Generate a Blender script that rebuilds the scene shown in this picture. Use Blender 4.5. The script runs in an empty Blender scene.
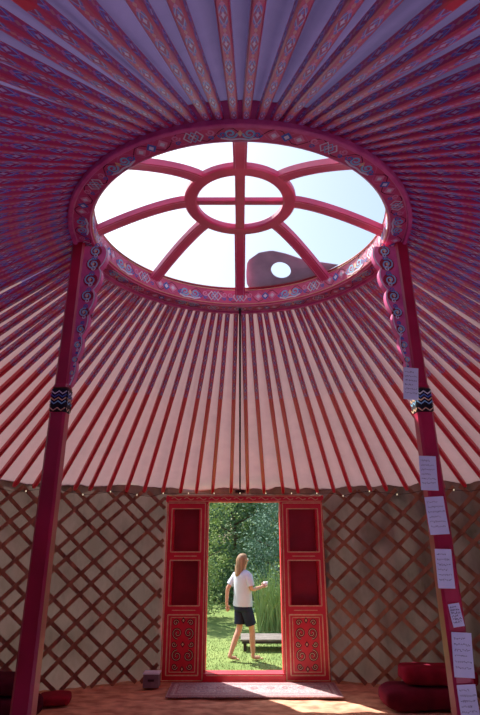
import bpy, math, random
from mathutils import Vector, Matrix, noise
random.seed(7)
scene = bpy.context.scene
COL = scene.collection
sin, cos, pi, rad = math.sin, math.cos, math.pi, math.radians

# ------------------------------------------------------------------ materials
def srgb(c):
    return tuple(((x/255.0)/12.92 if x/255.0 <= .04045 else ((x/255.0+.055)/1.055)**2.4) for x in c)+(1,)

def mat(name, c, rough=.6, c2=None, scale=8.0, bump=0.0, spec=.3, metal=0.0, stretch=(1,1,1), detail=4):
    m = bpy.data.materials.new(name); m.use_nodes = True
    nt = m.node_tree; b = nt.nodes['Principled BSDF']
    b.inputs['Roughness'].default_value = rough
    b.inputs['Metallic'].default_value = metal
    b.inputs['Specular IOR Level'].default_value = spec
    if c2 is None: c2 = tuple(int(x*.8) for x in c)
    tc = nt.nodes.new('ShaderNodeTexCoord'); mp = nt.nodes.new('ShaderNodeMapping')
    mp.inputs['Scale'].default_value = stretch
    nz = nt.nodes.new('ShaderNodeTexNoise'); nz.inputs['Scale'].default_value = scale; nz.inputs['Detail'].default_value = detail
    rp = nt.nodes.new('ShaderNodeValToRGB')
    rp.color_ramp.elements[0].position = .35; rp.color_ramp.elements[1].position = .65
    rp.color_ramp.elements[0].color = srgb(c2); rp.color_ramp.elements[1].color = srgb(c)
    L = nt.links.new
    L(tc.outputs['Object'], mp.inputs[0]); L(mp.outputs[0], nz.inputs['Vector']); L(nz.outputs['Fac'], rp.inputs[0]); L(rp.outputs[0], b.inputs['Base Color'])
    if bump:
        bp = nt.nodes.new('ShaderNodeBump'); bp.inputs['Strength'].default_value = bump; bp.inputs['Distance'].default_value = .02
        L(nz.outputs['Fac'], bp.inputs['Height']); L(bp.outputs[0], b.inputs['Normal'])
    return m

def cloth_mat(name, c, c2, trans, tcol, scale=3.0, stretch=(1,1,1)):
    m = mat(name, c, .95, c2, scale, .4, .05, 0, stretch)
    nt = m.node_tree; b = nt.nodes['Principled BSDF']; out = nt.nodes['Material Output']
    t = nt.nodes.new('ShaderNodeBsdfTranslucent'); t.inputs['Color'].default_value = srgb(tcol)
    mx = nt.nodes.new('ShaderNodeMixShader'); mx.inputs[0].default_value = trans
    nt.links.new(b.outputs[0], mx.inputs[1]); nt.links.new(t.outputs[0], mx.inputs[2]); nt.links.new(mx.outputs[0], out.inputs[0])
    return m

RED = mat('red_paint', (232,34,54), .38, (216,26,44), 6, .05, .5)
CROWN = mat('crown_paint', (220,64,108), .4, (202,50,94), 6, .05, .5)
DRED = mat('dark_red_paint', (150,14,36), .45, (132,10,30), 5, .05, .4)
COLRED = mat('column_paint', (180,22,58), .35, (156,16,48), 4, .05, .5)
ROSE = mat('rose_paint', (226,88,142), .4, (202,66,124), 12, .05, .5)
GOLD = mat('gold_paint', (246,202,160), .45, (230,168,122), 20)
BLUE = mat('blue_paint', (72,106,190), .5, (60,86,170), 20)
CYAN = mat('cyan_paint', (140,196,226), .5, (115,175,214), 20)
WHITE = mat('white_paint', (235,225,230), .5, (215,205,215), 20)
PINK = mat('pink_paint', (236,140,170), .5, (218,112,150), 20)
BLACK = mat('black_paint', (22,16,22), .6, (12,8,12), 20)
MAROON = mat('maroon_paint', (92,14,36), .5, (70,10,28), 20)
WOOD = mat('lattice_wood', (152,104,80), .7, (112,74,60), 9, .2, .2, 0, (1,1,.3))
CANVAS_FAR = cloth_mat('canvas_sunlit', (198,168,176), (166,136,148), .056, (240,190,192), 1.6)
CANVAS_NEAR = cloth_mat('canvas_haze_shade', (132,108,148), (98,76,120), .040, (184,156,236), 2.0)  # same canvas; roof shade and violet haze glow put into its colour
CANVAS_WALL = cloth_mat('wall_canvas', (144,120,116), (88,68,70), .022, (222,180,166), 3.2, (1,1,.5))
FLOORM = mat('floor_cloth', (232,164,128), .95, (172,108,84), 5, 1.0, .05, 0, (1,1.6,1), 8)
FLOOR_BOUNCE = mat('floor_bounce_lavender', (216,202,252), .95, (196,180,238), 3.5, .6, .05)  # invented pale cloth on the unseen floor, bounces cool light to the ceiling
PAPER = mat('paper', (230,236,252), .9, (216,222,246), 6)
INK = mat('ink', (70,70,100), .9)
ROPE = mat('dark_rope', (36,26,34), .8, (20,14,20), 40, .4)
SKIN = mat('skin', (196,144,114), .55, (182,126,98), 12)
HAIR = mat('hair', (146,110,76), .7, (108,76,50), 30, .5, .2, 0, (1,1,.1))
SHIRT = mat('white_cotton', (196,202,214), .9, (184,190,204), 6, .3, .1)
SHORTS = mat('navy_cotton', (30,36,56), .9, (20,24,42), 8, .3, .1)
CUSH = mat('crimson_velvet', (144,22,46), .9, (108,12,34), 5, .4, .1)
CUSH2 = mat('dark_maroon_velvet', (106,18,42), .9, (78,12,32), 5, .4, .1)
CUSH3 = mat('deep_wine_velvet', (72,16,36), .95, (52,10,26), 5, .4, .05)  # darkest wine velvet, for the left cushion pile
LEAF1 = mat('leaf_light', (142,162,94), .95, (112,136,76), 1.5, 0, .03)
LEAF2 = mat('leaf_dark', (96,120,84), .95, (76,100,72), 1.5, 0, .03)
LEAF3 = mat('leaf_bluegreen', (98,126,104), .95, (78,106,90), 1.5, 0, .03)
BARK = mat('bark', (84,70,58), .9, (56,46,38), 14, .6, .1, 0, (1,1,.2))
GRASS = mat('lawn_grass', (112,130,66), .95, (90,112,54), 2.0, .5, .05)
PLANK = mat('weathered_plank', (124,116,108), .8, (90,82,76), 6, .3, .1, 0, (1,6,1))
DPLANK = mat('dark_plank_shade', (44,36,32), .9, (30,26,24), 6)  # dark tone carries the shade under the deck
FLAP = cloth_mat('flap_felt', (176,176,190), (148,148,164), .07, (214,216,232), 6)

def pole_mat():
    m = bpy.data.materials.new('painted_roof_pole'); m.use_nodes = True
    nt = m.node_tree; b = nt.nodes['Principled BSDF']; b.inputs['Roughness'].default_value = .4
    L = nt.links.new
    uv = nt.nodes.new('ShaderNodeUVMap'); sp = nt.nodes.new('ShaderNodeSeparateXYZ'); L(uv.outputs[0], sp.inputs[0])
    def M(op, a, bb=None, c=None):
        n = nt.nodes.new('ShaderNodeMath'); n.operation = op
        for i, v in enumerate((a, bb, c)):
            if v is None: continue
            if isinstance(v, (int, float)): n.inputs[i].default_value = v
            else: L(v, n.inputs[i])
        return n.outputs[0]
    def MIX(f, a, c):
        n = nt.nodes.new('ShaderNodeMix'); n.data_type = 'RGBA'; L(f, n.inputs[0])
        for sock, v in ((n.inputs[6], a), (n.inputs[7], c)):
            if isinstance(v, tuple): sock.default_value = v
            else: L(v, sock)
        return n.outputs[2]
    u, v = sp.outputs[0], sp.outputs[1]
    vv = M('ABSOLUTE', M('SUBTRACT', v, .5))
    def diamonds(freq, k, thr, off=0.0):
        fr = M('ABSOLUTE', M('SUBTRACT', M('FRACT', M('ADD', M('MULTIPLY', u, freq), off)), .5))
        return M('LESS_THAN', M('ADD', fr, M('MULTIPLY', vv, k)), thr)
    zone = M('LESS_THAN', u, .40)
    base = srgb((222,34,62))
    c = MIX(diamonds(16, .55, .44), srgb((206,50,106)), srgb((104,98,196)))  # painted ornament, its colours shifted to lilac for the haze glow
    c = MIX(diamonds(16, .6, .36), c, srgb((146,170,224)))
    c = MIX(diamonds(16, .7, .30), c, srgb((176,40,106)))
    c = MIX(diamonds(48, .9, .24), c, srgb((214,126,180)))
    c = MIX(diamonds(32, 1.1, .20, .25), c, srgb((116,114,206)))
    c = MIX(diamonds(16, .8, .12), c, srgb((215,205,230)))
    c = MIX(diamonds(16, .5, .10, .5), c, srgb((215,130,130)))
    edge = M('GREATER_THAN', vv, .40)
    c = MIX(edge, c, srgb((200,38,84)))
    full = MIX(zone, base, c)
    L(full, b.inputs['Base Color'])
    return m
POLE = pole_mat()

def rug_mat():
    m = bpy.data.materials.new('woven_rug'); m.use_nodes = True
    nt = m.node_tree; b = nt.nodes['Principled BSDF']; b.inputs['Roughness'].default_value = .95
    L = nt.links.new
    tc = nt.nodes.new('ShaderNodeTexCoord')
    vo = nt.nodes.new('ShaderNodeTexVoronoi'); vo.inputs['Scale'].default_value = 22; vo.inputs['Randomness'].default_value = .8
    rp = nt.nodes.new('ShaderNodeValToRGB'); rp.color_ramp.interpolation = 'CONSTANT'
    e = rp.color_ramp.elements; e[0].color = srgb((196,166,160)); e[1].position = .3; e[1].color = srgb((160,120,124))
    for p, c in ((.45, (168,112,112)), (.6, (182,148,148)), (.75, (146,112,118))):
        n = e.new(p); n.color = srgb(c)
    mp = nt.nodes.new('ShaderNodeMath'); mp.operation = 'MULTIPLY'; mp.inputs[1].default_value = 1.4
    L(tc.outputs['Object'], vo.inputs['Vector']); L(vo.outputs['Distance'], mp.inputs[0]); L(mp.outputs[0], rp.inputs[0]); L(rp.outputs[0], b.inputs['Base Color'])
    return m
RUG = rug_mat()

# ------------------------------------------------------------------ mesh builder
class B:
    def __init__(s): s.v = []; s.f = []; s.m = []; s.uv = {}; s.mats = []
    def mi(s, m):
        if m not in s.mats: s.mats.append(m)
        return s.mats.index(m)
    def face(s, idx, m, uv=None):
        s.f.append(tuple(idx)); s.m.append(s.mi(m))
        if uv: s.uv[len(s.f)-1] = uv
    def add(s, pts):
        n = len(s.v); s.v += [tuple(p) for p in pts]; return n
    def box(s, c, d, m, R=None, ch=0.0):
        x, y, z = d[0]/2, d[1]/2, d[2]/2
        P = [Vector((sx*x, sy*y, sz*z)) for sz in (-1, 1) for sx, sy in ((-1,-1),(1,-1),(1,1),(-1,1))]
        if R: P = [R @ p for p in P]
        n = s.add([p+Vector(c) for p in P])
        for q in ((3,2,1,0),(4,5,6,7),(0,1,5,4),(1,2,6,5),(2,3,7,6),(3,0,4,7)): s.face([n+i for i in q], m)
    def tube(s, pts, r, m, n=6, cap=True):
        pts = [Vector(p) for p in pts]; rings = []
        up = Vector((0,0,1))
        for i, p in enumerate(pts):
            t = (pts[min(i+1, len(pts)-1)]-pts[max(i-1, 0)]).normalized()
            a = t.cross(up)
            if a.length < .05: a = t.cross(Vector((1,0,0)))
            a.normalize(); bb = a.cross(t)
            rr = r[i] if isinstance(r, (list, tuple)) else r
            rings.append(s.add([p+(a*cos(2*pi*k/n)+bb*sin(2*pi*k/n))*rr for k in range(n)]))
        for i in range(len(rings)-1):
            for k in range(n):
                s.face((rings[i]+k, rings[i]+(k+1)%n, rings[i+1]+(k+1)%n, rings[i+1]+k), m)
        if cap:
            s.face([rings[0]+k for k in range(n)][::-1], m); s.face([rings[-1]+k for k in range(n)], m)
    def loft(s, rings, m, cap=True, close=True):
        st = [s.add(r) for r in rings]; n = len(rings[0])
        for i in range(len(st)-1):
            for k in range(n if close else n-1):
                s.face((st[i]+k, st[i]+(k+1)%n, st[i+1]+(k+1)%n, st[i+1]+k), m)
        if cap:
            s.face([st[0]+k for k in range(n)][::-1], m); s.face([st[-1]+k for k in range(n)], m)
    def ribbon(s, pts, w, m, fn):
        L = []
        for i, p in enumerate(pts):
            a = pts[max(i-1, 0)]; b = pts[min(i+1, len(pts)-1)]
            dx, dy = b[0]-a[0], b[1]-a[1]; l = math.hypot(dx, dy) or 1
            nx, ny = -dy/l*w/2, dx/l*w/2
            L += [fn(p[0]+nx, p[1]+ny), fn(p[0]-nx, p[1]-ny)]
        n = s.add(L)
        for i in range(len(pts)-1):
            s.face((n+2*i, n+2*i+1, n+2*i+3, n+2*i+2), m)
    def poly(s, pts, m, fn):
        n = s.add([fn(*p) for p in pts]); s.face(range(n, n+len(pts)), m)
    def obj(s, name, parent=None, loc=(0,0,0), smooth=False, bevel=0, **kw):
        me = bpy.data.meshes.new(name)
        l = Vector(loc)
        me.from_pydata([tuple(Vector(v)-l) for v in s.v], [], s.f); 
        for m in s.mats: me.materials.append(m)
        me.polygons.foreach_set('material_index', s.m)
        if s.uv:
            ul = me.uv_layers.new(name='UVMap')
            for pi_, uvs in s.uv.items():
                for li, q in zip(me.polygons[pi_].loop_indices, uvs): ul.data[li].uv = q
        if smooth: me.polygons.foreach_set('use_smooth', [True]*len(me.polygons))
        me.update()
        o = bpy.data.objects.new(name, me); COL.objects.link(o)
        o.location = l
        if parent:
            o.parent = parent; o.location = l - Vector(parent.location)
        if bevel:
            bv = o.modifiers.new('bevel', 'BEVEL'); bv.width = bevel; bv.segments = 2; bv.limit_method = 'ANGLE'
        for k, v in kw.items(): o[k] = v
        return o

def empty(name, loc=(0,0,0), **kw):
    o = bpy.data.objects.new(name, None); COL.objects.link(o); o.location = loc; o.empty_display_size = .1
    for k, v in kw.items(): o[k] = v
    return o

def cyl(r, th, z): return (r*sin(th), r*cos(th), z)

# ------------------------------------------------------------------ dims
RW = 4.4; ZW = 2.45; RO, RI = 1.285, 1.135; ZR = 3.98
TL, TR = rad(-13.7), rad(15.3)
N = 96
# ------------------------------------------------------------------ setting
b = B(); rings = [0.01, .6, 1.2, 1.8]+[1.8+.08*i for i in range(1, 34)]+[RW+.24]
st = []
for r in rings:
    st.append(b.add([(r*sin(2*pi*k/N), r*cos(2*pi*k/N), (.022*noise.noise(Vector((r*sin(2*pi*k/N)*3, r*cos(2*pi*k/N)*6, 0)))-.016) if 1.8 < r < RW-.1 else -.004) for k in range(N)]))
for i in range(len(st)-1):
    for k in range(N):
        m_ = FLOOR_BOUNCE if b.v[st[i]+k][1] < .4 else FLOORM  # rear floor out of view takes the light-bouncing cloth
        b.face((st[i]+k, st[i]+(k+1)%N, st[i+1]+(k+1)%N, st[i+1]+k)[::-1], m_)
b.face([st[0]+k for k in range(N)][::-1], FLOOR_BOUNCE)
lo = b.add([cyl(RW+.24, 2*pi*k/N, -.13) for k in range(N)])
for k in range(N): b.face((st[-1]+k, st[-1]+(k+1)%N, lo+(k+1)%N, lo+k), WOOD)
b.obj('floor', smooth=False, kind='structure', label='floor covered with wrinkled terracotta cloth', category='floor')

def wall(name, t0, t1, z0, z1, label):
    b = B(); nt_ = max(4, int(abs(t1-t0)/rad(.6))); nz_ = 20
    rows = []
    for j in range(nz_+1):
        z = z0+(z1-z0)*j/nz_; row = []
        for i in range(nt_+1):
            t = t0+(t1-t0)*i/nt_
            r = RW+.10+.06*noise.noise(Vector((t*9, z*.8, 1)))+.085*noise.noise(Vector((t*22+z*2.5, z*2.2, 4)))
            row.append(cyl(r, t, z))
        rows.append(b.add(row))
    for j in range(nz_):
        for i in range(nt_): b.face((rows[j]+i, rows[j]+i+1, rows[j+1]+i+1, rows[j+1]+i), CANVAS_WALL)
    b.obj(name, smooth=True, kind='structure', label=label, category='wall')
wall('wall_left', rad(-180), TL, -.01, ZW+.06, 'cream canvas yurt wall hanging behind wooden lattice')
wall('wall_right', TR, rad(180), -.01, ZW+.06, 'cream canvas yurt wall hanging behind wooden lattice')
wall('wall_front', TL, TR, 2.38, ZW+.06, 'strip of canvas above the red door')

def roofz(r):
    return ZW+.05+(RW+.02-r)/(RW+.02-RO)*(4.10-ZW-.03)
NP = 108
b = B(); NR = 16; NT = NP*4; rows = []
for j in range(NR+1):
    r = RO-.03+(RW+.18-RO)*j/NR; row = []
    for k in range(NT):
        t = 2*pi*k/NT
        sag = .014*cos(NP*t) if 0 < j < NR else 0
        fold = .030*noise.noise(Vector((r*1.5, sin(t)*14, cos(t)*14))) if j > 0 else 0
        row.append(cyl(r, t, roofz(r)+sag+.022+fold))
    rows.append(b.add(row))
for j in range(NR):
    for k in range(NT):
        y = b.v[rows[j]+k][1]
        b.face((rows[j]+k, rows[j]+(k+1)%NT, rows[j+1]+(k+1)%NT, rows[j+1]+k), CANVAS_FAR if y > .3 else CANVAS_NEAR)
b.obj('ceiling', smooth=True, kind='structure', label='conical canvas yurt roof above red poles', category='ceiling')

# ------------------------------------------------------------------ roof poles
foot = Vector((0, RW-.035, ZW-.035)); head = Vector((0, RO-.01, 4.035))
d = (head-foot); Lp = d.length; dn = d.normalized(); side = Vector((1,0,0)); nn = side.cross(dn)
b = B(); w, h = .025, .027; c_ = .007
prof = [(-w+c_,-h),(w-c_,-h),(w,-h+c_),(w,h-c_),(w-c_,h),(-w+c_,h),(-w,h-c_),(-w,-h+c_)]
rg = [0, .02, .5, .98, 1.0]; sc = [.8, 1, 1.0, .95, .85]
st = [b.add([dn*Lp*t+side*(p[0]*s_)+nn*(p[1]*s_) for p in prof]) for t, s_ in zip(rg, sc)]
vmap = {0:(0,1), 2:(0,1), 4:(0,1), 6:(0,1)}
for i in range(len(st)-1):
    u0, u1 = 1-rg[i], 1-rg[i+1]
    for k in range(8):
        v0, v1 = vmap.get(k, (0,.02))
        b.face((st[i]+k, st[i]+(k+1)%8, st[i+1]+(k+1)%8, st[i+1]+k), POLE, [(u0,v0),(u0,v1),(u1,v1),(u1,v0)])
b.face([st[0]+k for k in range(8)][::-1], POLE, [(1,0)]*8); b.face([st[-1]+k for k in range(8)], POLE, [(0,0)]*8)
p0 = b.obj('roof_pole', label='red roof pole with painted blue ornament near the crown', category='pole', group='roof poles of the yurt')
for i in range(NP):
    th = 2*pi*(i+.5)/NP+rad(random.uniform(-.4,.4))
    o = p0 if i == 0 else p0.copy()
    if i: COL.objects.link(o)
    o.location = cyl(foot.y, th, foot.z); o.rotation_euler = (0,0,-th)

# ------------------------------------------------------------------ lattice
def lattice(t0, t1):
    b = B(); H = ZW-.03; run = rad(35); step = rad(4.4)
    rj = random.Random(int((t0+10)*100))
    for layer, sg, r in ((0, 1, RW-.045), (1, -1, RW-.030)):
        k = math.floor((t0-run-.2)/step)
        while k*step < t1+run+.2:
            a = k*step+rad(rj.uniform(-.9,.9)); k += 1
            za = (t0-a)/(sg*run)*H; zb = (t1-a)/(sg*run)*H
            z0, z1 = max(0.01, min(za, zb)), min(H, max(za, zb))
            if z1-z0 < .06: continue
            segs = max(2, int((z1-z0)/.2)); ring = []
            for j in range(segs+1):
                z = z0+(z1-z0)*j/segs; th = a+sg*run*z/H
                sl = math.atan2(H, run*RW)
                hw_ = .025
                dt, dz = sin(sl)*hw_/RW*sg, cos(sl)*hw_
                ring.append([cyl(r-.007, th-dt, z+dz), cyl(r-.007, th+dt, z-dz), cyl(r+.007, th+dt, z-dz), cyl(r+.007, th-dt, z+dz)])
            b.loft(ring, WOOD)
    m = (t0+t1)/2
    return b.obj('lattice_panel', loc=cyl(RW, m, 0), label='brown wooden diamond lattice panel against canvas wall', category='lattice', group='folding wall lattice panels')
cuts = [TR+.01, rad(68), rad(124), rad(179.5)]
for a, c in zip(cuts[:-1], cuts[1:]): lattice(a, c-.002)
cuts = [rad(-179.5), rad(-124), rad(-68), TL-.01]
for a, c in zip(cuts[:-1], cuts[1:]): lattice(a, c-.002)

# ------------------------------------------------------------------ ornament motifs
def spiral(cx, cy, r0, turns, d0, sg, n=16):
    return [(cx+r0*(1-.8*i/n)*cos(d0+sg*turns*2*pi*i/n), cy+r0*(1-.8*i/n)*sin(d0+sg*turns*2*pi*i/n)) for i in range(n+1)]
def motif(b, fn, u, h, L, kind):
    w = h*.10
    fn2 = (lambda f: (lambda x, y: f(x, y, 1)))(fn)
    if kind == 0:      # paired cloud scrolls
        for sg in (-1, 1):
            b.ribbon([(u+p[0]*sg, p[1]) for p in spiral(L*.2, 0, h*.30, 1.4, pi, 1)], w, CYAN, fn)
            b.ribbon([(u+p[0]*sg, p[1]) for p in spiral(L*.38, -h*.05, h*.20, 1.2, 0, -1)], w*.8, BLUE, fn)
            b.ribbon([(u, -h*.33), (u+sg*L*.2, -h*.38), (u+sg*L*.42, -h*.25)], w, WHITE, fn)
        b.poly([(u-h*.12, 0), (u, -h*.2), (u+h*.12, 0), (u, h*.2)], GOLD, fn)
    elif kind == 1:    # endless knot: interlaced diagonal loops flanked by scrolls
        s = h*.30
        for q in (-1, 0, 1):
            c = u+q*s*.75
            b.ribbon([(c-s*.75, 0), (c, s), (c+s*.75, 0), (c, -s), (c-s*.75, 0)], w*.75, WHITE if q else CYAN, fn if q else fn2)
        for sg in (-1, 1):
            b.ribbon([(u+sg*p[0], p[1]) for p in spiral(L*.38, h*.12, h*.20, 1.3, pi, 1)], w*.8, PINK, fn)
            b.ribbon([(u+sg*p[0], p[1]) for p in spiral(L*.38, -h*.20, h*.13, 1.1, pi, -1)], w*.7, BLUE, fn)
    else:              # flower and leaf lozenges
        for q, m_ in ((0, BLUE), (-.28, PINK), (.28, PINK)):
            b.poly([(u+q*L-h*.28, 0), (u+q*L, -h*.30), (u+q*L+h*.28, 0), (u+q*L, h*.30)], m_, fn)
            b.poly([(u+q*L-h*.14, 0), (u+q*L, -h*.15), (u+q*L+h*.14, 0), (u+q*L, h*.15)], WHITE, fn2)

# ------------------------------------------------------------------ crown
crown = empty('crown_skylight', (0,0,ZR), label='large round red wooden crown with painted ornament, open to sky', category='skylight')
def ringmesh(r0, r1, z0, z1, m, n=128, bev=.012):
    b = B(); prof = [(r0, z0+bev), (r0+bev, z0), (r1-bev, z0), (r1, z0+bev), (r1, z1-bev), (r1-bev, z1), (r0+bev, z1), (r0, z1-bev)]
    st = [b.add([cyl(p[0], 2*pi*k/n, p[1]) for p in prof]) for k in range(n)]
    for k in range(n):
        for j in range(8): b.face((st[k]+j, st[k]+(j+1)%8, st[(k+1)%n]+(j+1)%8, st[(k+1)%n]+j), m)
    return b
ZT = ZR+.18
ringmesh(RI, RO, ZR, ZT, CROWN).obj('outer_ring', crown)
ringmesh(RI+.01, RO-.02, ZT, ZT+.03, DRED).obj('rim', crown)
ringmesh(RO-.015, RO+.015, ZR-.025, ZR+.02, ROSE, bev=.006).obj('rim_moulding', crown)
b = B(); NM = 28
for i in range(NM):
    th0 = 2*pi*(i+.0)/NM
    f1 = lambda u, v, k=0, th0=th0: cyl(RI-.004-.002*k, th0+u/RI, ZR+.09+v)
    motif(b, f1, 0, .150, 2*pi*RI/NM, (i+1) % 3)
    rm = (RI+RO)/2
    f2 = lambda u, v, k=0, th0=th0: cyl(rm+v, th0+u/rm, ZR-.004-.002*k)
    motif(b, f2, 0, .130, 2*pi*rm/NM, (i+1) % 3)
g1 = lambda u, v: cyl(RI-.002, u, ZR+.09+v*1.0)
g2 = lambda u, v: cyl((RI+RO)/2+v, u, ZR-.0025)
for k in range(192):
    a0, a1 = 2*pi*k/192, 2*pi*(k+1)/192
    for g, am in ((g1, .058), (g2, .050)):
        for ph, m_ in ((0, MAROON), (pi, ROSE)):
            q = [(a0, am*sin(NM*a0+ph)), (a1, am*sin(NM*a1+ph))]
            n_ = b.add([g(q[0][0], q[0][1]-.004), g(q[1][0], q[1][1]-.004), g(q[1][0], q[1][1]+.004), g(q[0][0], q[0][1]+.004)])
            b.face((n_, n_+1, n_+2, n_+3), m_)
for r, z in ((RI-.004, ZR+.014), (RI-.004, ZR+.165)):
    pts = [cyl(r, 2*pi*k/96, z) for k in range(97)]; b.tube(pts, .004, GOLD, 4, False)
for r in (RI+.010, RO-.020):
    pts = [cyl(r, 2*pi*k/96, ZR-.003) for k in range(97)]; b.tube(pts, .004, PINK, 4, False)
b.obj('painted_ornament', crown, kind='stuff')
RS = .45; ZS = 4.355
ringmesh(RS-.10, RS+.005, ZS, ZS+.06, CROWN, 64).obj('inner_ring', crown)
for i in range(8):
    th = 2*pi*i/8; b = B(); rg = []
    for j in range(13):
        t = j/12; r = RI+.02+(RS-.02-RI-.02)*t
        z = ZR+.12+(ZS+.03-ZR-.12)*(1-(1-t)**1.4)
        w = .050
        e = Vector((cos(th), -sin(th), 0)); c = Vector(cyl(r, th, z))
        rg.append([c-e*w-Vector((0,0,.026)), c+e*w-Vector((0,0,.026)), c+e*w+Vector((0,0,.026)), c-e*w+Vector((0,0,.026))])
    b.loft(rg, CROWN)
    for sg in (-1, 1):
        b.tube([(q[0]+q[1])/2+Vector((cos(th), -sin(th), 0))*.034*sg-Vector((0,0,.001)) for q in rg], .003, PINK, 4, False)
    b.obj('spoke', crown, bevel=.004)
b = B(); b.box((0,0,ZS+.03), (.08, 2*(RS-.06), .05), CROWN); b.obj('cross_bar', crown, bevel=.006)
b = B(); b.box((0,0,ZS+.035), (2*(RS-.06), .06, .04), CROWN); b.obj('cross_bar', crown, bevel=.006)

# stovepipe flap lying on the crown
hc = (.40, .93); hr = .095
outer = [(.07,.86),(.18,.76),(.30,.72),(.44,.73),(.60,.76),(.76,.74),(.90,.68),(.92,.72),(.82,.84),(.70,.95),(.56,1.05),(.42,1.12),(.25,1.16),(.07,1.17),(.06,1.0)]
def flz(x, y): r = math.hypot(x, y); return max(ZT+.038, ZT+.05+(1.14-r)*.40)
b = B()
o_ = []; i_ = []
for k in range(48):
    a = 2*pi*k/48; dx, dy = cos(a), sin(a); best = None
    for p, q in zip(outer, outer[1:]+outer[:1]):
        ex, ey = q[0]-p[0], q[1]-p[1]; det = dx*(-ey)+ex*dy
        if abs(det) < 1e-9: continue
        rx, ry = p[0]-hc[0], p[1]-hc[1]
        t = (rx*(-ey)+ex*ry)/det; s = (dx*ry-dy*rx)/det
        if t > 0 and -1e-6 <= s <= 1+1e-6: best = t if best is None else min(best, t)
    x, y = hc[0]+dx*best, hc[1]+dy*best; o_.append((x, y, flz(x, y)))
    x, y = hc[0]+dx*hr, hc[1]+dy*hr; i_.append((x, y, flz(x, y)))
rgs = [o_, i_, [(p[0],p[1],p[2]+.006) for p in i_], [(p[0],p[1],p[2]+.006) for p in o_], o_]
b.loft(rgs, FLAP, cap=False)
b.obj('stovepipe_flap', loc=(hc[0], hc[1], flz(*hc)), label='blue-grey felt flap with round stovepipe hole on the roof crown', category='flap')

# ------------------------------------------------------------------ columns
def column(bx, tx, sg, label):
    base = (bx, 0, 0)
    col = empty('column', base, label=label, category='column', group='columns holding up the crown')
    def cx(z): return bx+(tx-bx)*z/ZR
    def ring(z, w):
        c = w*.28; x0 = cx(z)
        return [(x0+p[0], p[1], z) for p in ((-w+c,-w),(w-c,-w),(w,-w+c),(w,w-c),(w-c,w),(-w+c,w),(-w,w-c),(-w,-w+c))]
    b = B(); b.loft([ring(0,.09), ring(.06,.09), ring(.09,.066), ring(2.60,.056), ring(2.62,.058)], COLRED); b.obj('shaft', col)
    b = B(); b.loft([ring(2.80,.058), ring(2.83,.048), ring(3.7,.045), ring(ZR-.005,.050)], COLRED)
    b.obj('upper_shaft', col)
    b = B(); b.loft([ring(2.63,.060), ring(2.79,.060)], BLACK)
    for face in range(4):
        def fn(u, v, k=0, face=face):
            p = (u, -.0625-.001*k)
            for _ in range(face): p = (-p[1], p[0])
            return (cx(v)+p[0], p[1], v)
        for j, m_ in enumerate((WHITE, BLUE, GOLD, CYAN, BLACK, GOLD)):
            z = 2.77-.024*j
            b.ribbon([(-.054, z), (-.027, z-.020), (0, z), (.027, z-.020), (.054, z)], .008, m_, fn)
    b.obj('painted_band', col)
    b = B(); inner = []; M = 48
    for i in range(M+1):
        t = i/M; z = 2.82+(ZR-.03-2.82)*t
        ext = .018+.150*(t**1.15)+.034*abs(sin(t*pi*6))**.7*(.45+.55*t)
        inner.append((ext, z))
    def P(u, z, y): return (cx(z)-sg*(.046+u), y, z)
    yw = .03
    fl = [P(u, z, -yw) for u, z in inner]; bl = [P(u, z, yw) for u, z in inner]
    f0 = [P(0, z, -yw) for u, z in inner]; b0 = [P(0, z, yw) for u, z in inner]
    rings = [[f0[i], fl[i], bl[i], b0[i]] for i in range(M+1)]
    b.loft(rings, ROSE)
    for y in (-yw-.003, yw+.003):
        fn = lambda u, v, k=0, y=y: (cx(v)-sg*(.046+u), y+(-.002*k if y < 0 else .002*k), v)
        b.ribbon([(u-.007, z) for u, z in inner], .009, WHITE, fn)
        for t, r_ in ((.08,.014),(.17,.018),(.27,.024),(.38,.030),(.50,.036),(.62,.042),(.74,.048),(.86,.050),(.96,.042)):
            z = 2.82+(ZR-.03-2.82)*t; u = (.03+.18*t)*.47
            b.poly([(u+r_*1.15*cos(q*pi/7), z+r_*1.15*sin(q*pi/7)) for q in range(14)], DRED, fn)
            f1_ = lambda a, c, f=fn: f(a, c, 1)
            b.ribbon(spiral(u, z, r_, 1.5, 1.2, 1), .010, CYAN, f1_)
            b.ribbon(spiral(u+.01, z+.05, r_*.5, 1.3, 4, -1), .008, BLUE, f1_)
            b.ribbon(spiral(u, z-.04, r_*.45, 1.0, 2, -1), .007, WHITE, f1_)
            b.poly([(u-.010, z), (u, z-.015), (u+.010, z), (u, z+.015)], GOLD, lambda a, c, f=fn: f(a, c, 2))
    b.obj('carved_bracket', col)
    return col
column(-1.29, -1.265, -1, 'tall dark red wooden column with painted band and carved bracket')
column(1.35, 1.265, 1, 'tall dark red wooden column with handwritten papers taped on')

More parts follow.
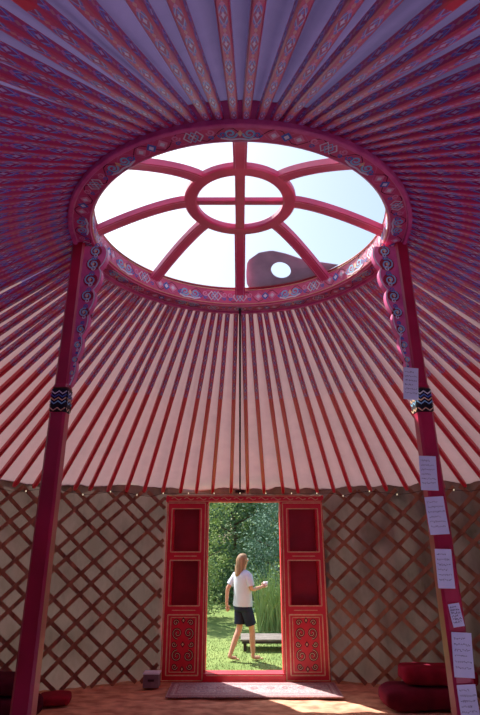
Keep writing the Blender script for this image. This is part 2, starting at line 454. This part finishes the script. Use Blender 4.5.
# papers
papers = [(2.82,1.205,.105,.235,6),(2.20,1.255,.115,.225,2),(1.93,1.278,.125,.235,-3),(1.61,1.288,.105,.23,1),(1.345,1.325,.07,.13,-8),(1.13,1.335,.12,.24,3),(.87,1.335,.11,.21,-2)]
for i, (z, x, w, h, tilt) in enumerate(papers):
    y0 = -.0705-.0015*(i % 2)
    R = Matrix.Rotation(rad(tilt), 3, 'Y')
    b = B()
    def bend(u, v): return -.012*(v/h)**2-.006*(u/w)**2
    G = [[Vector((x, y0, z))+R @ Vector((w*(i2/4-.5), bend(w*(i2/4-.5), h*(j/6-.5)), h*(j/6-.5))) for i2 in range(5)] for j in range(7)]
    st = [b.add(r) for r in G]
    for j in range(6):
        for k in range(4): b.face((st[j]+k, st[j]+k+1, st[j+1]+k+1, st[j+1]+k), PAPER)
    p = b.obj('paper_note', loc=(x, y0, z), smooth=True, label='white sheet of handwritten notes taped to column', category='paper', group='notes taped to the column')
    b = B()
    fn = lambda u, v, k=0: Vector((x, y0-.002, z))+R @ Vector((u, bend(u, v), v))
    rr = random.Random(i)
    for q in range(6):
        v = h*(.36-.13*q); u = -w*.4
        while u < w*(.36 if q % 3 else .15):
            cw = w*rr.uniform(.05,.10)
            b.ribbon([(u, v+rr.uniform(-.004,.006)), (u+cw*.4, v+rr.uniform(-.008,.008)), (u+cw*.6, v-rr.uniform(-.006,.008)), (u+cw, v+rr.uniform(-.006,.006))], .0026, INK, fn)
            u += cw*1.35
    b.obj('handwriting', p, loc=(x, y0, z), kind='stuff')

# dark rope down the roof
b = B()
pts = [(0.0, RI+.05, ZR-.014)]
for i in range(1, 15):
    t = i/14; pts.append((0.0, RI+.05+(4.17-RI-.05)*t, ZR-.014+(2.425-ZR+.014)*t-.02*sin(pi*t)))
b.tube(pts, .012, ROPE, 8)
b.tube([(-.03,4.17,2.43),(0,4.17,2.41),(.03,4.17,2.43)], [.02,.04,.02], ROPE, 8)
b.tube([(-.07,4.17,2.42),(.07,4.17,2.42)], .020, ROPE, 8)
b.obj('rope', loc=(0,4.2,2.42), smooth=True, label='dark rope hanging from crown, knotted above the door', category='rope')

# ------------------------------------------------------------------ door
YD = 4.29; T = .14
door = empty('door_1', (.06, YD, 0), kind='structure', label='red painted double door frame with gold trim, standing open', category='door')
XL0, XL1, XR0, XR1 = -1.05, -.485, .60, 1.19
b = B()
b.box(((XL0+XR1)/2, YD, 2.32), (XR1-XL0+.04, T+.04, .09), RED)
fn = lambda u, v, k=0: ((XL0+XR1)/2+u, YD-T/2-.023-.002*k, 2.32+v)
for u in [-.99+.18*i for i in range(12)]:
    b.ribbon([(u-.07, 0), (u-.03, .02), (u+.03, -.02), (u+.07, 0)], .010, GOLD, fn)
b.ribbon([(-1.1, .036), (1.1, .036)], .008, GOLD, fn); b.ribbon([(-1.1, -.036), (1.1, -.036)], .008, GOLD, fn)
b.obj('lintel', door)
b = B(); b.box(((XL1+XR0)/2, YD, .05), (XR0-XL1, T+.06, .10), RED)
fn = lambda u, v, k=0: ((XL1+XR0)/2+u, YD-T/2-.033, .05+v)
b.ribbon([(-.5, .03), (.5, .03)], .008, GOLD, fn)
b.obj('threshold', door, bevel=.008)
for x in (XL1+.015, XR0-.015):
    b = B(); b.box((x, YD, 1.19), (.03, T+.02, 2.17), RED)
    fn = lambda u, v, k=0: (x+u, YD-T/2-.013, 1.19+v)
    b.ribbon([(0, -1.05), (0, 1.05)], .007, GOLD, fn)
    b.obj('door_post', door)
def leaf(x0, x1):
    lf = empty('door_leaf', ((x0+x1)/2, YD, 0)); lf.parent = door; lf.location = ((x0+x1)/2-.06, 0, 0)
    X = (x0+x1)/2; W = x1-x0
    def o(b, name, **k):
        ob = b.obj(name, None, **k); ob.parent = lf; ob.location = (0,0,0)
        ob.data.transform(Matrix.Translation((-X, -YD, 0))); return ob
    b = B(); s = .085
    z_lv = [(.0, .07), (.80, .90), (1.49, 1.59), (2.185, 2.275)]
    for xx in (x0+s/2, x1-s/2): b.box((xx, YD, 1.137), (s, T, 2.274), RED)
    for z0, z1 in z_lv: b.box((X, YD, (z0+z1)/2), (W-2*s, T, z1-z0), RED)
    yf = YD-T/2-.003
    fn = lambda u, v, k=0: (u, yf-.002*k, v)
    def rect(xa, xb, za, zb, w, m):
        for p, q in (((xa,za),(xb,za)),((xb,za),(xb,zb)),((xb,zb),(xa,zb)),((xa,zb),(xa,za))): b.ribbon([p, q], w, m, fn)
    rect(x0+.014, x1-.014, .015, 2.26, .013, GOLD)
    rect(x0+s-.014, x1-s+.014, .905, 1.485, .013, GOLD); rect(x0+s-.014, x1-s+.014, 1.595, 2.18, .013, GOLD)
    rect(x0+s-.014, x1-s+.014, .075, .795, .014, GOLD)
    for z in (.85, 1.54):
        b.ribbon([(X-.16, z), (X+.16, z)], .009, GOLD, fn)
    o(b, 'leaf_frame')
    b = B(); b.box((X, YD+T/2-.01, 1.54), (W-2*s, .02, 1.29), DRED);  # dark red back, deepened to carry the shade of the recess
    for za, zb in ((.90, 1.49), (1.59, 2.185)):
        for i in range(2): b.box((x0+s+.010 if i == 0 else x1-s-.010, YD-.01, (za+zb)/2), (.016, T-.03, zb-za), RED)
    o(b, 'recessed_panel')
    b = B(); b.box((X, YD, .435), (W-2*s, T-.03, .73), RED)
    yf2 = YD-T/2+.012
    fn2 = lambda u, v, k=0: (X+u, yf2-.002*k, .435+v)
    hw = (W-2*s)/2-.028; hh = .325
    for p, q in (((-hw,-hh),(hw,-hh)),((hw,-hh),(hw,hh)),((hw,hh),(-hw,hh)),((-hw,hh),(-hw,-hh))): b.ribbon([p, q], .008, GOLD, fn2)
    fg = lambda x_, y_: fn2(x_, y_, 1)
    fh = lambda x_, y_: fn2(x_, y_, 2)
    # four bold curling scrolls mirrored about the middle
    for sx in (-1, 1):
        for cx_, cy_, r_, tn, a0, dr in ((.075,.135,.070,1.4,pi*1.5,1),(.075,-.135,.070,1.4,pi*.5,-1),(.10,.262,.038,1.2,pi,-1),(.10,-.262,.038,1.2,pi,1),(.115,0,.034,1.2,pi,1)):
            sp_ = [(sx*p[0], p[1]) for p in spiral(cx_, cy_, r_, tn, a0, dr, 20)]
            b.ribbon(sp_, .030, MAROON, fn2); b.ribbon(sp_, .007, GOLD, fg)
    for v0 in (-.29, 0, .29): b.poly([(-.030, v0), (0, v0-.040), (.030, v0), (0, v0+.040)], MAROON, fg)
    for v0 in (-.29, 0, .29): b.poly([(-.014, v0), (0, v0-.020), (.014, v0), (0, v0+.020)], GOLD, fh)
    o(b, 'carved_panel', label='square red panel with dark round curling scroll motifs')
leaf(XL0, XL1); leaf(XR0, XR1)

# fairy lights
bulb = mat('warm_bulb', (255,225,180), .3)
bulb.node_tree.nodes['Principled BSDF'].inputs['Emission Color'].default_value = (1,.8,.5,1)
bulb.node_tree.nodes['Principled BSDF'].inputs['Emission Strength'].default_value = .5
b = B(); pts = []
for i in range(61):
    th = rad(-75+2.5*i); z = 2.37+.03*sin(i*1.3)
    if -16 < math.degrees(th) < 18: z = 2.39
    p = Vector(cyl(RW-.12, th, z))
    if abs(math.degrees(th)) < 17: p.y = min(p.y, 4.13)
    pts.append(p)
b.tube(pts, .003, ROPE, 4)
cord = b.obj('light_string', loc=tuple(pts[30]), label='string of tiny warm lights along the wall top', category='string lights')
b = B()
for p in pts[::2]:
    b.tube([p+Vector((0,0,-.010)), p, p+Vector((0,0,.010))], [.004,.008,.004], bulb, 6)
b.obj('bulb', cord, loc=tuple(pts[30]), kind='stuff')

# ------------------------------------------------------------------ rug, cushions, box
b = B(); b.box((.17, 3.80, .012), (2.10, .64, .014), RUG)
fn = lambda u, v, k=0: (.17+u, 3.80+v, .0205+.001*k)
RUG2 = mat('rug_wine', (156,98,102), .95, (136,82,90), 20)
RUG3 = mat('rug_beige', (196,172,164), .95, (176,150,146), 20)
for e, m_, w in ((.03, RUG2, .03), (.08, RUG3, .012), (.11, RUG2, .014)):
    hx, hy = 1.05-e, .32-e
    for p, q in (((-hx,-hy),(hx,-hy)),((hx,-hy),(hx,hy)),((hx,hy),(-hx,hy)),((-hx,hy),(-hx,-hy))): b.ribbon([p, q], w, m_, fn)
for i in range(9):
    u = -.80+.20*i
    b.ribbon(spiral(u, .06, .060, 1.2, i, 1), .020, RUG2, fn)
    b.ribbon(spiral(u+.08, -.08, .060, 1.2, i*2, -1), .018, RUG3, fn)
b.obj('rug', loc=(.17,3.80,.005), label='faded purple and beige patterned rug inside the doorway', category='rug')

def pillow(name, c, d, m, rotz=0, tilt=0, **kw):
    b = B(); NU, NV = 40, 18
    sp = lambda v, e: math.copysign(abs(v)**e, v)
    rings = []
    R = Matrix.Rotation(rotz, 3, 'Z') @ Matrix.Rotation(tilt, 3, 'Y')
    for j in range(NV+1):
        ph = -pi/2+pi*j/NV; rr = []
        for i in range(NU):
            a = 2*pi*i/NU
            p = Vector((sp(cos(ph), .28)*sp(cos(a), .32)*d[0]/2, sp(cos(ph), .28)*sp(sin(a), .32)*d[1]/2, sp(sin(ph), .6)*d[2]/2))
            p *= 1+.08*noise.noise(p*7+Vector(c))
            rr.append(R @ p+Vector(c))
        rings.append(rr)
    b.loft(rings, m, cap=False)
    return b.obj(name, loc=(c[0], c[1], c[2]-d[2]/2), smooth=True, **kw)
pillow('cushion', (2.12,3.20,.105), (1.04,.5,.21), CUSH2, .03, label='large flat maroon floor cushion beneath another', category='cushion', group='cushions by the wall')
pillow('cushion', (2.26,3.24,.305), (.84,.42,.18), CUSH, -.05, .02, label='crimson cushion resting on a larger one', category='cushion', group='cushions by the wall')
pillow('cushion', (-2.12,3.30,.05), (.36,.34,.09), CUSH, .2, label='small flat red cushion on the floor', category='cushion', group='cushions by the wall')
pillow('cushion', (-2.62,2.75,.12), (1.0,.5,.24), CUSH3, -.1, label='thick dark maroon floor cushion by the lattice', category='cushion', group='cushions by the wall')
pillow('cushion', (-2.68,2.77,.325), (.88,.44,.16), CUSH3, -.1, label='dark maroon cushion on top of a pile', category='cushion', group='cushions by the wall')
GREY = mat('grey_box', (130,112,116), .6, (100,84,90), 8)
b = B(); b.box((-1.12,3.98,.08), (.20,.16,.15), GREY); b.box((-1.12,3.98,.162), (.21,.17,.016), PAPER)
b.box((-1.12,3.896,.09), (.08,.010,.025), BLACK)
b.obj('storage_box', loc=(-1.12,3.98,.005), bevel=.006, label='small grey box with pale lid beside the door', category='box')

# ------------------------------------------------------------------ outside
ZG = -.15
b = B(); G = 40
st = []
for j in range(G+1):
    y = -30+90*j/G
    st.append(b.add([(-40+80*i/G, y, ZG+(.0 if abs(y) < 12 else .15*noise.noise(Vector((i*.5, j*.5, 0))))) for i in range(G+1)]))
for j in range(G):
    for i in range(G): b.face((st[j]+i, st[j]+i+1, st[j+1]+i+1, st[j+1]+i), GRASS)
b.obj('lawn', smooth=True, kind='structure', label='sunlit green lawn outside the yurt', category='lawn')

def blades(name, n, x0, x1, y0, y1, h0, h1, m, w=.012, lean=.25, **kw):
    b = B(); r = random.Random(n)
    for _ in range(n):
        x, y = r.uniform(x0, x1), r.uniform(y0, y1); h = r.uniform(h0, h1); a = r.uniform(0, 2*pi); l = r.uniform(0, lean)*h
        if h1 > .3: h *= .65+.5*abs(noise.noise(Vector((x*2.2, y, 3))))*2
        d = Vector((cos(a), sin(a), 0)); s = Vector((-sin(a), cos(a), 0))*w
        if r.random() < .5: s = Vector((w, 0, 0))
        p = Vector((x, y, ZG-.005)); q = p+d*l*.3+Vector((0,0,h*.6)); t = p+d*l+Vector((0,0,h))
        k = b.add([p-s, p+s, q-s*.8, q+s*.8, t]); b.face((k, k+1, k+3, k+2), m); b.face((k+2, k+3, k+4), m)
    return b.obj(name, loc=((x0+x1)/2, (y0+y1)/2, ZG), **kw)
blades('grass', 9000, -1.8, 2.4, 4.75, 8.0, .012, .04, GRASS, .004, .5, kind='stuff', label='short lawn grass outside the door', category='grass')
REED = mat('reed_green', (146,168,94), .9, (114,144,76), 2, 0, .05)
blades('reed_clump', 1300, .4, 2.4, 8.9, 10.0, .6, 1.6, REED, .010, .6, kind='stuff', label='bright green tall reeds behind the wooden platform', category='reeds')
blades('reed_clump', 600, -1.9, -.8, 8.9, 9.4, .15, .75, REED, .010, .9, kind='stuff', label='tall green reeds at the lawn edge', category='reeds')

def tree(x, y, h, rx, m, nleaf, trunk_h, name, label, ls=.07, z0=None):
    t = empty(name, (x, y, ZG), label=label, category='tree' if name == 'tree' else 'bush', group='trees beyond the lawn')
    r = random.Random(int(x*100+y*10))
    b = B()
    b.tube([(x, y, ZG-.02), (x+.03, y, ZG+trunk_h*.5), (x+.05, y+.05, ZG+trunk_h), (x, y, ZG+h*.8)], [.12*h/5, .10*h/5, .08*h/5, .02], BARK, 8)
    for i in range(9):
        a = i*2.4; z = ZG+h*(.25+.06*i)
        b.tube([(x, y, z), (x+cos(a)*rx*.4, y+sin(a)*rx*.4, z+.25), (x+cos(a)*rx*.8, y+sin(a)*rx*.8, z+.45)], [.04,.025,.008], BARK, 5)
    b.obj('trunk', t, loc=(x, y, ZG))
    b = B(); zc0 = trunk_h*.4 if z0 is None else z0
    cl = []
    for _ in range(max(20, nleaf//110)):
        a = r.uniform(0, 2*pi); q = math.sqrt(r.random()); zz = r.random()
        env = math.sin(pi*min(1, .12+.83*zz))**.6
        cl.append((Vector((x+cos(a)*q*rx*env, y+sin(a)*q*rx*env, ZG+zc0+(h-zc0)*zz)), r.uniform(.22,.5)*rx/1.6))
    for _ in range(nleaf):
        c, s = cl[r.randrange(len(cl))]
        p = c+Vector((r.gauss(0,.5), r.gauss(0,.5), r.gauss(0,.45)))*s
        if p.z < ZG+.02: p.z = ZG+.02+r.random()*.2
        d = Vector((r.uniform(-1,1), r.uniform(-1,1), r.uniform(-.9,.3))).normalized()
        e = d.orthogonal().normalized(); e.rotate(Matrix.Rotation(r.uniform(0, 6.28), 3, d))
        l = ls*r.uniform(.6,1.3)
        k = b.add([p, p+d*l*.5+e*l*.28, p+d*l, p+d*l*.5-e*l*.28]); b.face((k, k+1, k+2, k+3), m)
    b.obj('foliage', t, loc=(x, y, ZG), kind='stuff')
tree(-1.5, 10.9, 4.6, 1.25, LEAF1, 14000, 1.2, 'tree', 'light green leafy tree by the lawn', .08, .2)
tree(1.3, 11.8, 3.0, 1.3, LEAF3, 15000, .3, 'bush', 'large blue-green willow bush', .075, .1)
tree(-.2, 14.8, 4.2, 1.5, LEAF2, 16000, .8, 'tree', 'dark green leafy tree', .12, .1)
tree(3.6, 15.0, 5.0, 1.6, LEAF1, 8000, 1.0, 'tree', 'light green leafy tree beyond the reeds', .10, .3)
tree(-4.0, 15.5, 5.0, 1.8, LEAF2, 8000, .8, 'tree', 'dark green leafy tree', .11, .2)
tree(2.0, 20.0, 5.8, 2.1, LEAF1, 13000, .8, 'tree', 'wide light green tree far beyond the lawn', .17, .1)
tree(-2.8, 20.0, 5.8, 2.1, LEAF3, 12000, .8, 'tree', 'wide blue-green tree far beyond the lawn', .18, .1)
tree(7.0, 21.0, 5.5, 2.3, LEAF2, 8000, .8, 'tree', 'wide dark green tree far beyond the lawn', .15, .1)
tree(-.4, 27.0, 7.0, 3.2, LEAF1, 14000, .8, 'tree', 'broad light green tree far beyond the lawn', .28, .1)

# plank platform
b = B()
for i in range(5): b.box((.74, 6.95+.125*i, .035), (1.45, .11, .03), PLANK)
pf = empty('garden_platform', (.74,7.2,ZG), label='low weathered wooden plank platform on the lawn', category='platform')
b.obj('deck_boards', pf, loc=(.74,7.2,ZG))
b = B(); b.box((.74, 6.90, .000), (1.41, .02, .04), DPLANK); b.obj('shade_board', pf, loc=(.74,7.2,ZG))  # dark strip added in place of the shadow beneath the boards
for x in (.09, 1.39):
    for y in (6.96, 7.42):
        b = B(); b.box((x, y, ZG+.085), (.06,.06,.17), DPLANK); b.obj('leg', pf, loc=(x, y, ZG))

# ------------------------------------------------------------------ person
PX, PY = .05, 6.2
PR = Matrix.Translation((PX, PY, ZG)) @ Matrix.Rotation(rad(-54), 4, 'Z')
nodes = {
 'pel': ((0,0,.90), .118), 'sp': ((0,.0,1.06), .105), 'ch': ((0,0,1.24), .122), 'nb': ((0,-.01,1.38), .060), 'nk': ((0,.005,1.44), .047),
 'h1': ((0,.02,1.50), .066), 'h2': ((0,.015,1.57), .082), 'h3': ((0,.005,1.635), .055),
 'shL': ((-.155,0,1.335), .052), 'elL': ((-.235,-.16,1.09), .038), 'wrL': ((-.245,-.17,.86), .025), 'paL': ((-.242,-.155,.795), .028),
 'shR': ((.155,0,1.335), .052), 'elR': ((.21,.03,1.09), .038), 'wrR': ((.16,.27,1.12), .025), 'paR': ((.145,.335,1.135), .028),
 'hipL': ((-.085,0,.84), .090), 'knL': ((-.085,-.01,.47), .054), 'anL': ((-.085,-.20,.10), .035), 'heL': ((-.085,-.225,.065), .034), 'toL': ((-.09,-.06,.030), .026),
 'hipR': ((.085,0,.84), .090), 'knR': ((.085,.13,.475), .054), 'anR': ((.085,.15,.085), .035), 'heR': ((.085,.13,.045), .034), 'toR': ((.09,.30,.030), .026),
 'caL': ((-.085,-.10,.31), .053), 'caR': ((.085,.135,.31), .053),
}
edges = [('pel','sp'),('sp','ch'),('ch','nb'),('nb','nk'),('nk','h1'),('h1','h2'),('h2','h3'),
 ('ch','shL'),('shL','elL'),('elL','wrL'),('wrL','paL'),('ch','shR'),('shR','elR'),('elR','wrR'),('wrR','paR'),
 ('pel','hipL'),('hipL','knL'),('knL','caL'),('caL','anL'),('anL','heL'),('heL','toL'),('pel','hipR'),('hipR','knR'),('knR','caR'),('caR','anR'),('anR','heR'),('heR','toR')]
def skin_mesh(name, nodes, edges, root, sub=2):
    me = bpy.data.meshes.new(name); keys = list(nodes)
    me.from_pydata([nodes[k][0] for k in keys], [(keys.index(a), keys.index(c)) for a, c in edges], [])
    o = bpy.data.objects.new(name, me); COL.objects.link(o)
    sm = o.modifiers.new('s', 'SKIN'); sm.use_smooth_shade = True
    for i, k in enumerate(keys):
        sv = me.skin_vertices[0].data[i]; r = nodes[k][1]; sv.radius = (r, r); sv.use_root = (k == root)
    ss = o.modifiers.new('u', 'SUBSURF'); ss.levels = sub; ss.render_levels = sub
    dg = bpy.context.evaluated_depsgraph_get(); dg.update()
    m2 = bpy.data.meshes.new_from_object(o.evaluated_get(dg))
    bpy.data.objects.remove(o); return m2
bm_ = skin_mesh('body', nodes, edges, 'pel')
b = B(); n0 = b.add([v.co for v in bm_.vertices])
for p in bm_.polygons: b.face([n0+i for i in p.vertices], SKIN)
def hand(pa, wr, out, curl):
    pa, wr = Vector(pa), Vector(wr); f = (pa-wr).normalized(); s = Vector(out); s = (s-f*s.dot(f)).normalized(); c = f.cross(s)*curl
    for i, L in enumerate((.062,.074,.070,.054)):
        r0 = pa+s*(.024-.016*i)+f*.012
        b.tube([r0-f*.015, r0+f*L*.45+c*.006, r0+f*L*.8+c*.022, r0+f*L*.9+c*.040], [.0085,.0085,.0075,.005], SKIN, 6)
    r0 = pa+s*.022-f*.018
    b.tube([r0-s*.006, r0+s*.022+f*.018, r0+s*.030+f*.042+c*.012], [.010,.009,.006], SKIN, 6)
hand(nodes['paL'][0], nodes['wrL'][0], (.3,1,0), -1)
hand(nodes['paR'][0], nodes['wrR'][0], (-.6,0,1), 1)
b.tube([(0,.095,1.578),(0,.115,1.548),(0,.100,1.535)], [.008,.014,.010], SKIN, 6)
LIP = mat('lips', (176,92,86), .5)
b.tube([(-.022,.086,1.512),(0,.094,1.511),(.022,.086,1.512)], [.003,.006,.003], LIP, 6)
for s in (-1, 1):
    b.tube([(s*.078,.0,1.53),(s*.088,-.004,1.56),(s*.080,-.01,1.59)], [.008,.014,.008], SKIN, 6)
for fx, fy in ((-.09,-.06),(.09,.30)):
    for i in range(5): b.tube([(fx-.022+.011*i, fy+.005, .02), (fx-.022+.011*i, fy+.035, .014)], [.009,.006], SKIN, 5)
person = b.obj('person', smooth=True, label='person in white t-shirt, navy shorts, strolling barefoot with a cup', category='person')
person.matrix_world = PR
def child(b, name, **kw):
    o = b.obj(name, None, smooth=True, **kw); o.parent = person; return o
EYE = mat('eye', (240,240,240), .2)
for s in (-1, 1):
    b = B()
    b.tube([(s*.03,.080,1.568),(s*.03,.093,1.568)], [.012,.008], EYE, 8); b.tube([(s*.03,.092,1.568),(s*.03,.096,1.568)], [.005,.004], BLACK, 8)
    child(b, 'eye')
def ell(cx_, cy_, z, rx, ry, n=24): return [(cx_+rx*cos(2*pi*k/n), cy_+ry*sin(2*pi*k/n), z) for k in range(n)]
b = B()
b.loft([ell(0,0,.83,.186,.150), ell(0,0,.86,.188,.152), ell(0,0,1.0,.176,.142), ell(0,0,1.12,.180,.144), ell(0,0,1.25,.192,.144), ell(0,-.005,1.33,.192,.124), ell(0,-.01,1.375,.150,.09), ell(0,-.01,1.40,.075,.066)], SHIRT, cap=False)
for s in (-1, 1):
    sh = Vector(nodes['shR' if s > 0 else 'shL'][0]); el = Vector(nodes['elR' if s > 0 else 'elL'][0])
    b.tube([sh-Vector((s*.05,0,-.005)), sh+(el-sh)*.15, sh+(el-sh)*.75], [.062,.070,.064], SHIRT, 14, False)
child(b, 'shirt')
b = B()
b.loft([ell(0,0,.93,.164,.130), ell(0,0,.88,.174,.140), ell(0,0,.80,.176,.140), ell(0,0,.75,.174,.135)], SHORTS, cap=True)
for s in (-1, 1):
    hp = Vector(nodes['hipR' if s > 0 else 'hipL'][0]); kn = Vector(nodes['knR' if s > 0 else 'knL'][0])
    b.tube([hp+Vector((0,0,-.02)), hp+(kn-hp)*.4, hp+(kn-hp)*.80], [.102,.098,.094], SHORTS, 16, False)
child(b, 'shorts')
# hair: one loose shell from the top of the head down over the shoulders, open at the face
b = B(); rings = []
for z, ry, rx, cy in ((1.668,.012,.012,.0),(1.662,.045,.042,.0),(1.640,.078,.070,-.002),(1.605,.098,.088,-.008),(1.57,.104,.094,-.012),(1.53,.100,.098,-.022),(1.48,.084,.096,-.044),(1.43,.066,.094,-.068),(1.38,.050,.088,-.090),(1.335,.034,.072,-.112),(1.30,.016,.040,-.126)):
    r_ = []
    for k in range(28):
        a = 2*pi*k/28; wv = 1+.08*sin(a*7+z*26)*(z < 1.6)
        y = ry*sin(a)*wv+cy
        if z < 1.62: y = min(y, .030 if z > 1.5 else .012+cy*.3)
        r_.append((rx*cos(a)*wv, y, z))
    rings.append(r_)
b.loft(rings[::-1], HAIR)
child(b, 'hair')
cp = PR @ Vector((.13,.40,1.15))
b = B()
def cr(z, r): return [(cp.x+r*cos(2*pi*k/20), cp.y+r*sin(2*pi*k/20), cp.z+z) for k in range(20)]
b.loft([cr(-.04,.028), cr(.05,.040), cr(.05,.036), cr(-.03,.024)], WHITE)
b.obj('cup', loc=(cp.x, cp.y, cp.z-.04), smooth=True, label='white cup held in the hand of person', category='cup')

# ------------------------------------------------------------------ light
w = bpy.data.worlds.new('world'); scene.world = w; w.use_nodes = True
nt = w.node_tree; bg = nt.nodes['Background']
sky = nt.nodes.new('ShaderNodeTexSky'); sky.sky_type = 'NISHITA'; sky.sun_disc = False
SE, SA = rad(51), rad(-41)
sky.sun_elevation = SE; sky.sun_rotation = SA; sky.air_density = 1.3; sky.dust_density = 2.4; sky.ozone_density = 3.0
nt.links.new(sky.outputs[0], bg.inputs[0]); bg.inputs[1].default_value = .17
sl = bpy.data.lights.new('sun', 'SUN'); sl.energy = 10; sl.angle = rad(.6); sl.color = (1,.95,.90)
so = bpy.data.objects.new('sun', sl); COL.objects.link(so)
dirv = Vector((sin(SA)*cos(SE), cos(SA)*cos(SE), sin(SE)))
so.rotation_euler = dirv.to_track_quat('Z', 'Y').to_euler(); so.location = dirv*20

cam = bpy.data.cameras.new('camera'); co = bpy.data.objects.new('camera', cam); COL.objects.link(co)
cam.sensor_fit = 'VERTICAL'; cam.sensor_height = 24; cam.lens = 24*520/715; cam.clip_start = .05; cam.clip_end = 200
co.location = (0,-3.6,1.8); co.rotation_euler = (rad(90+19),0,0)
scene.camera = co
scene.view_settings.view_transform = 'Standard'
scene.view_settings.exposure = 0.52
scene.view_settings.gamma = 1.24
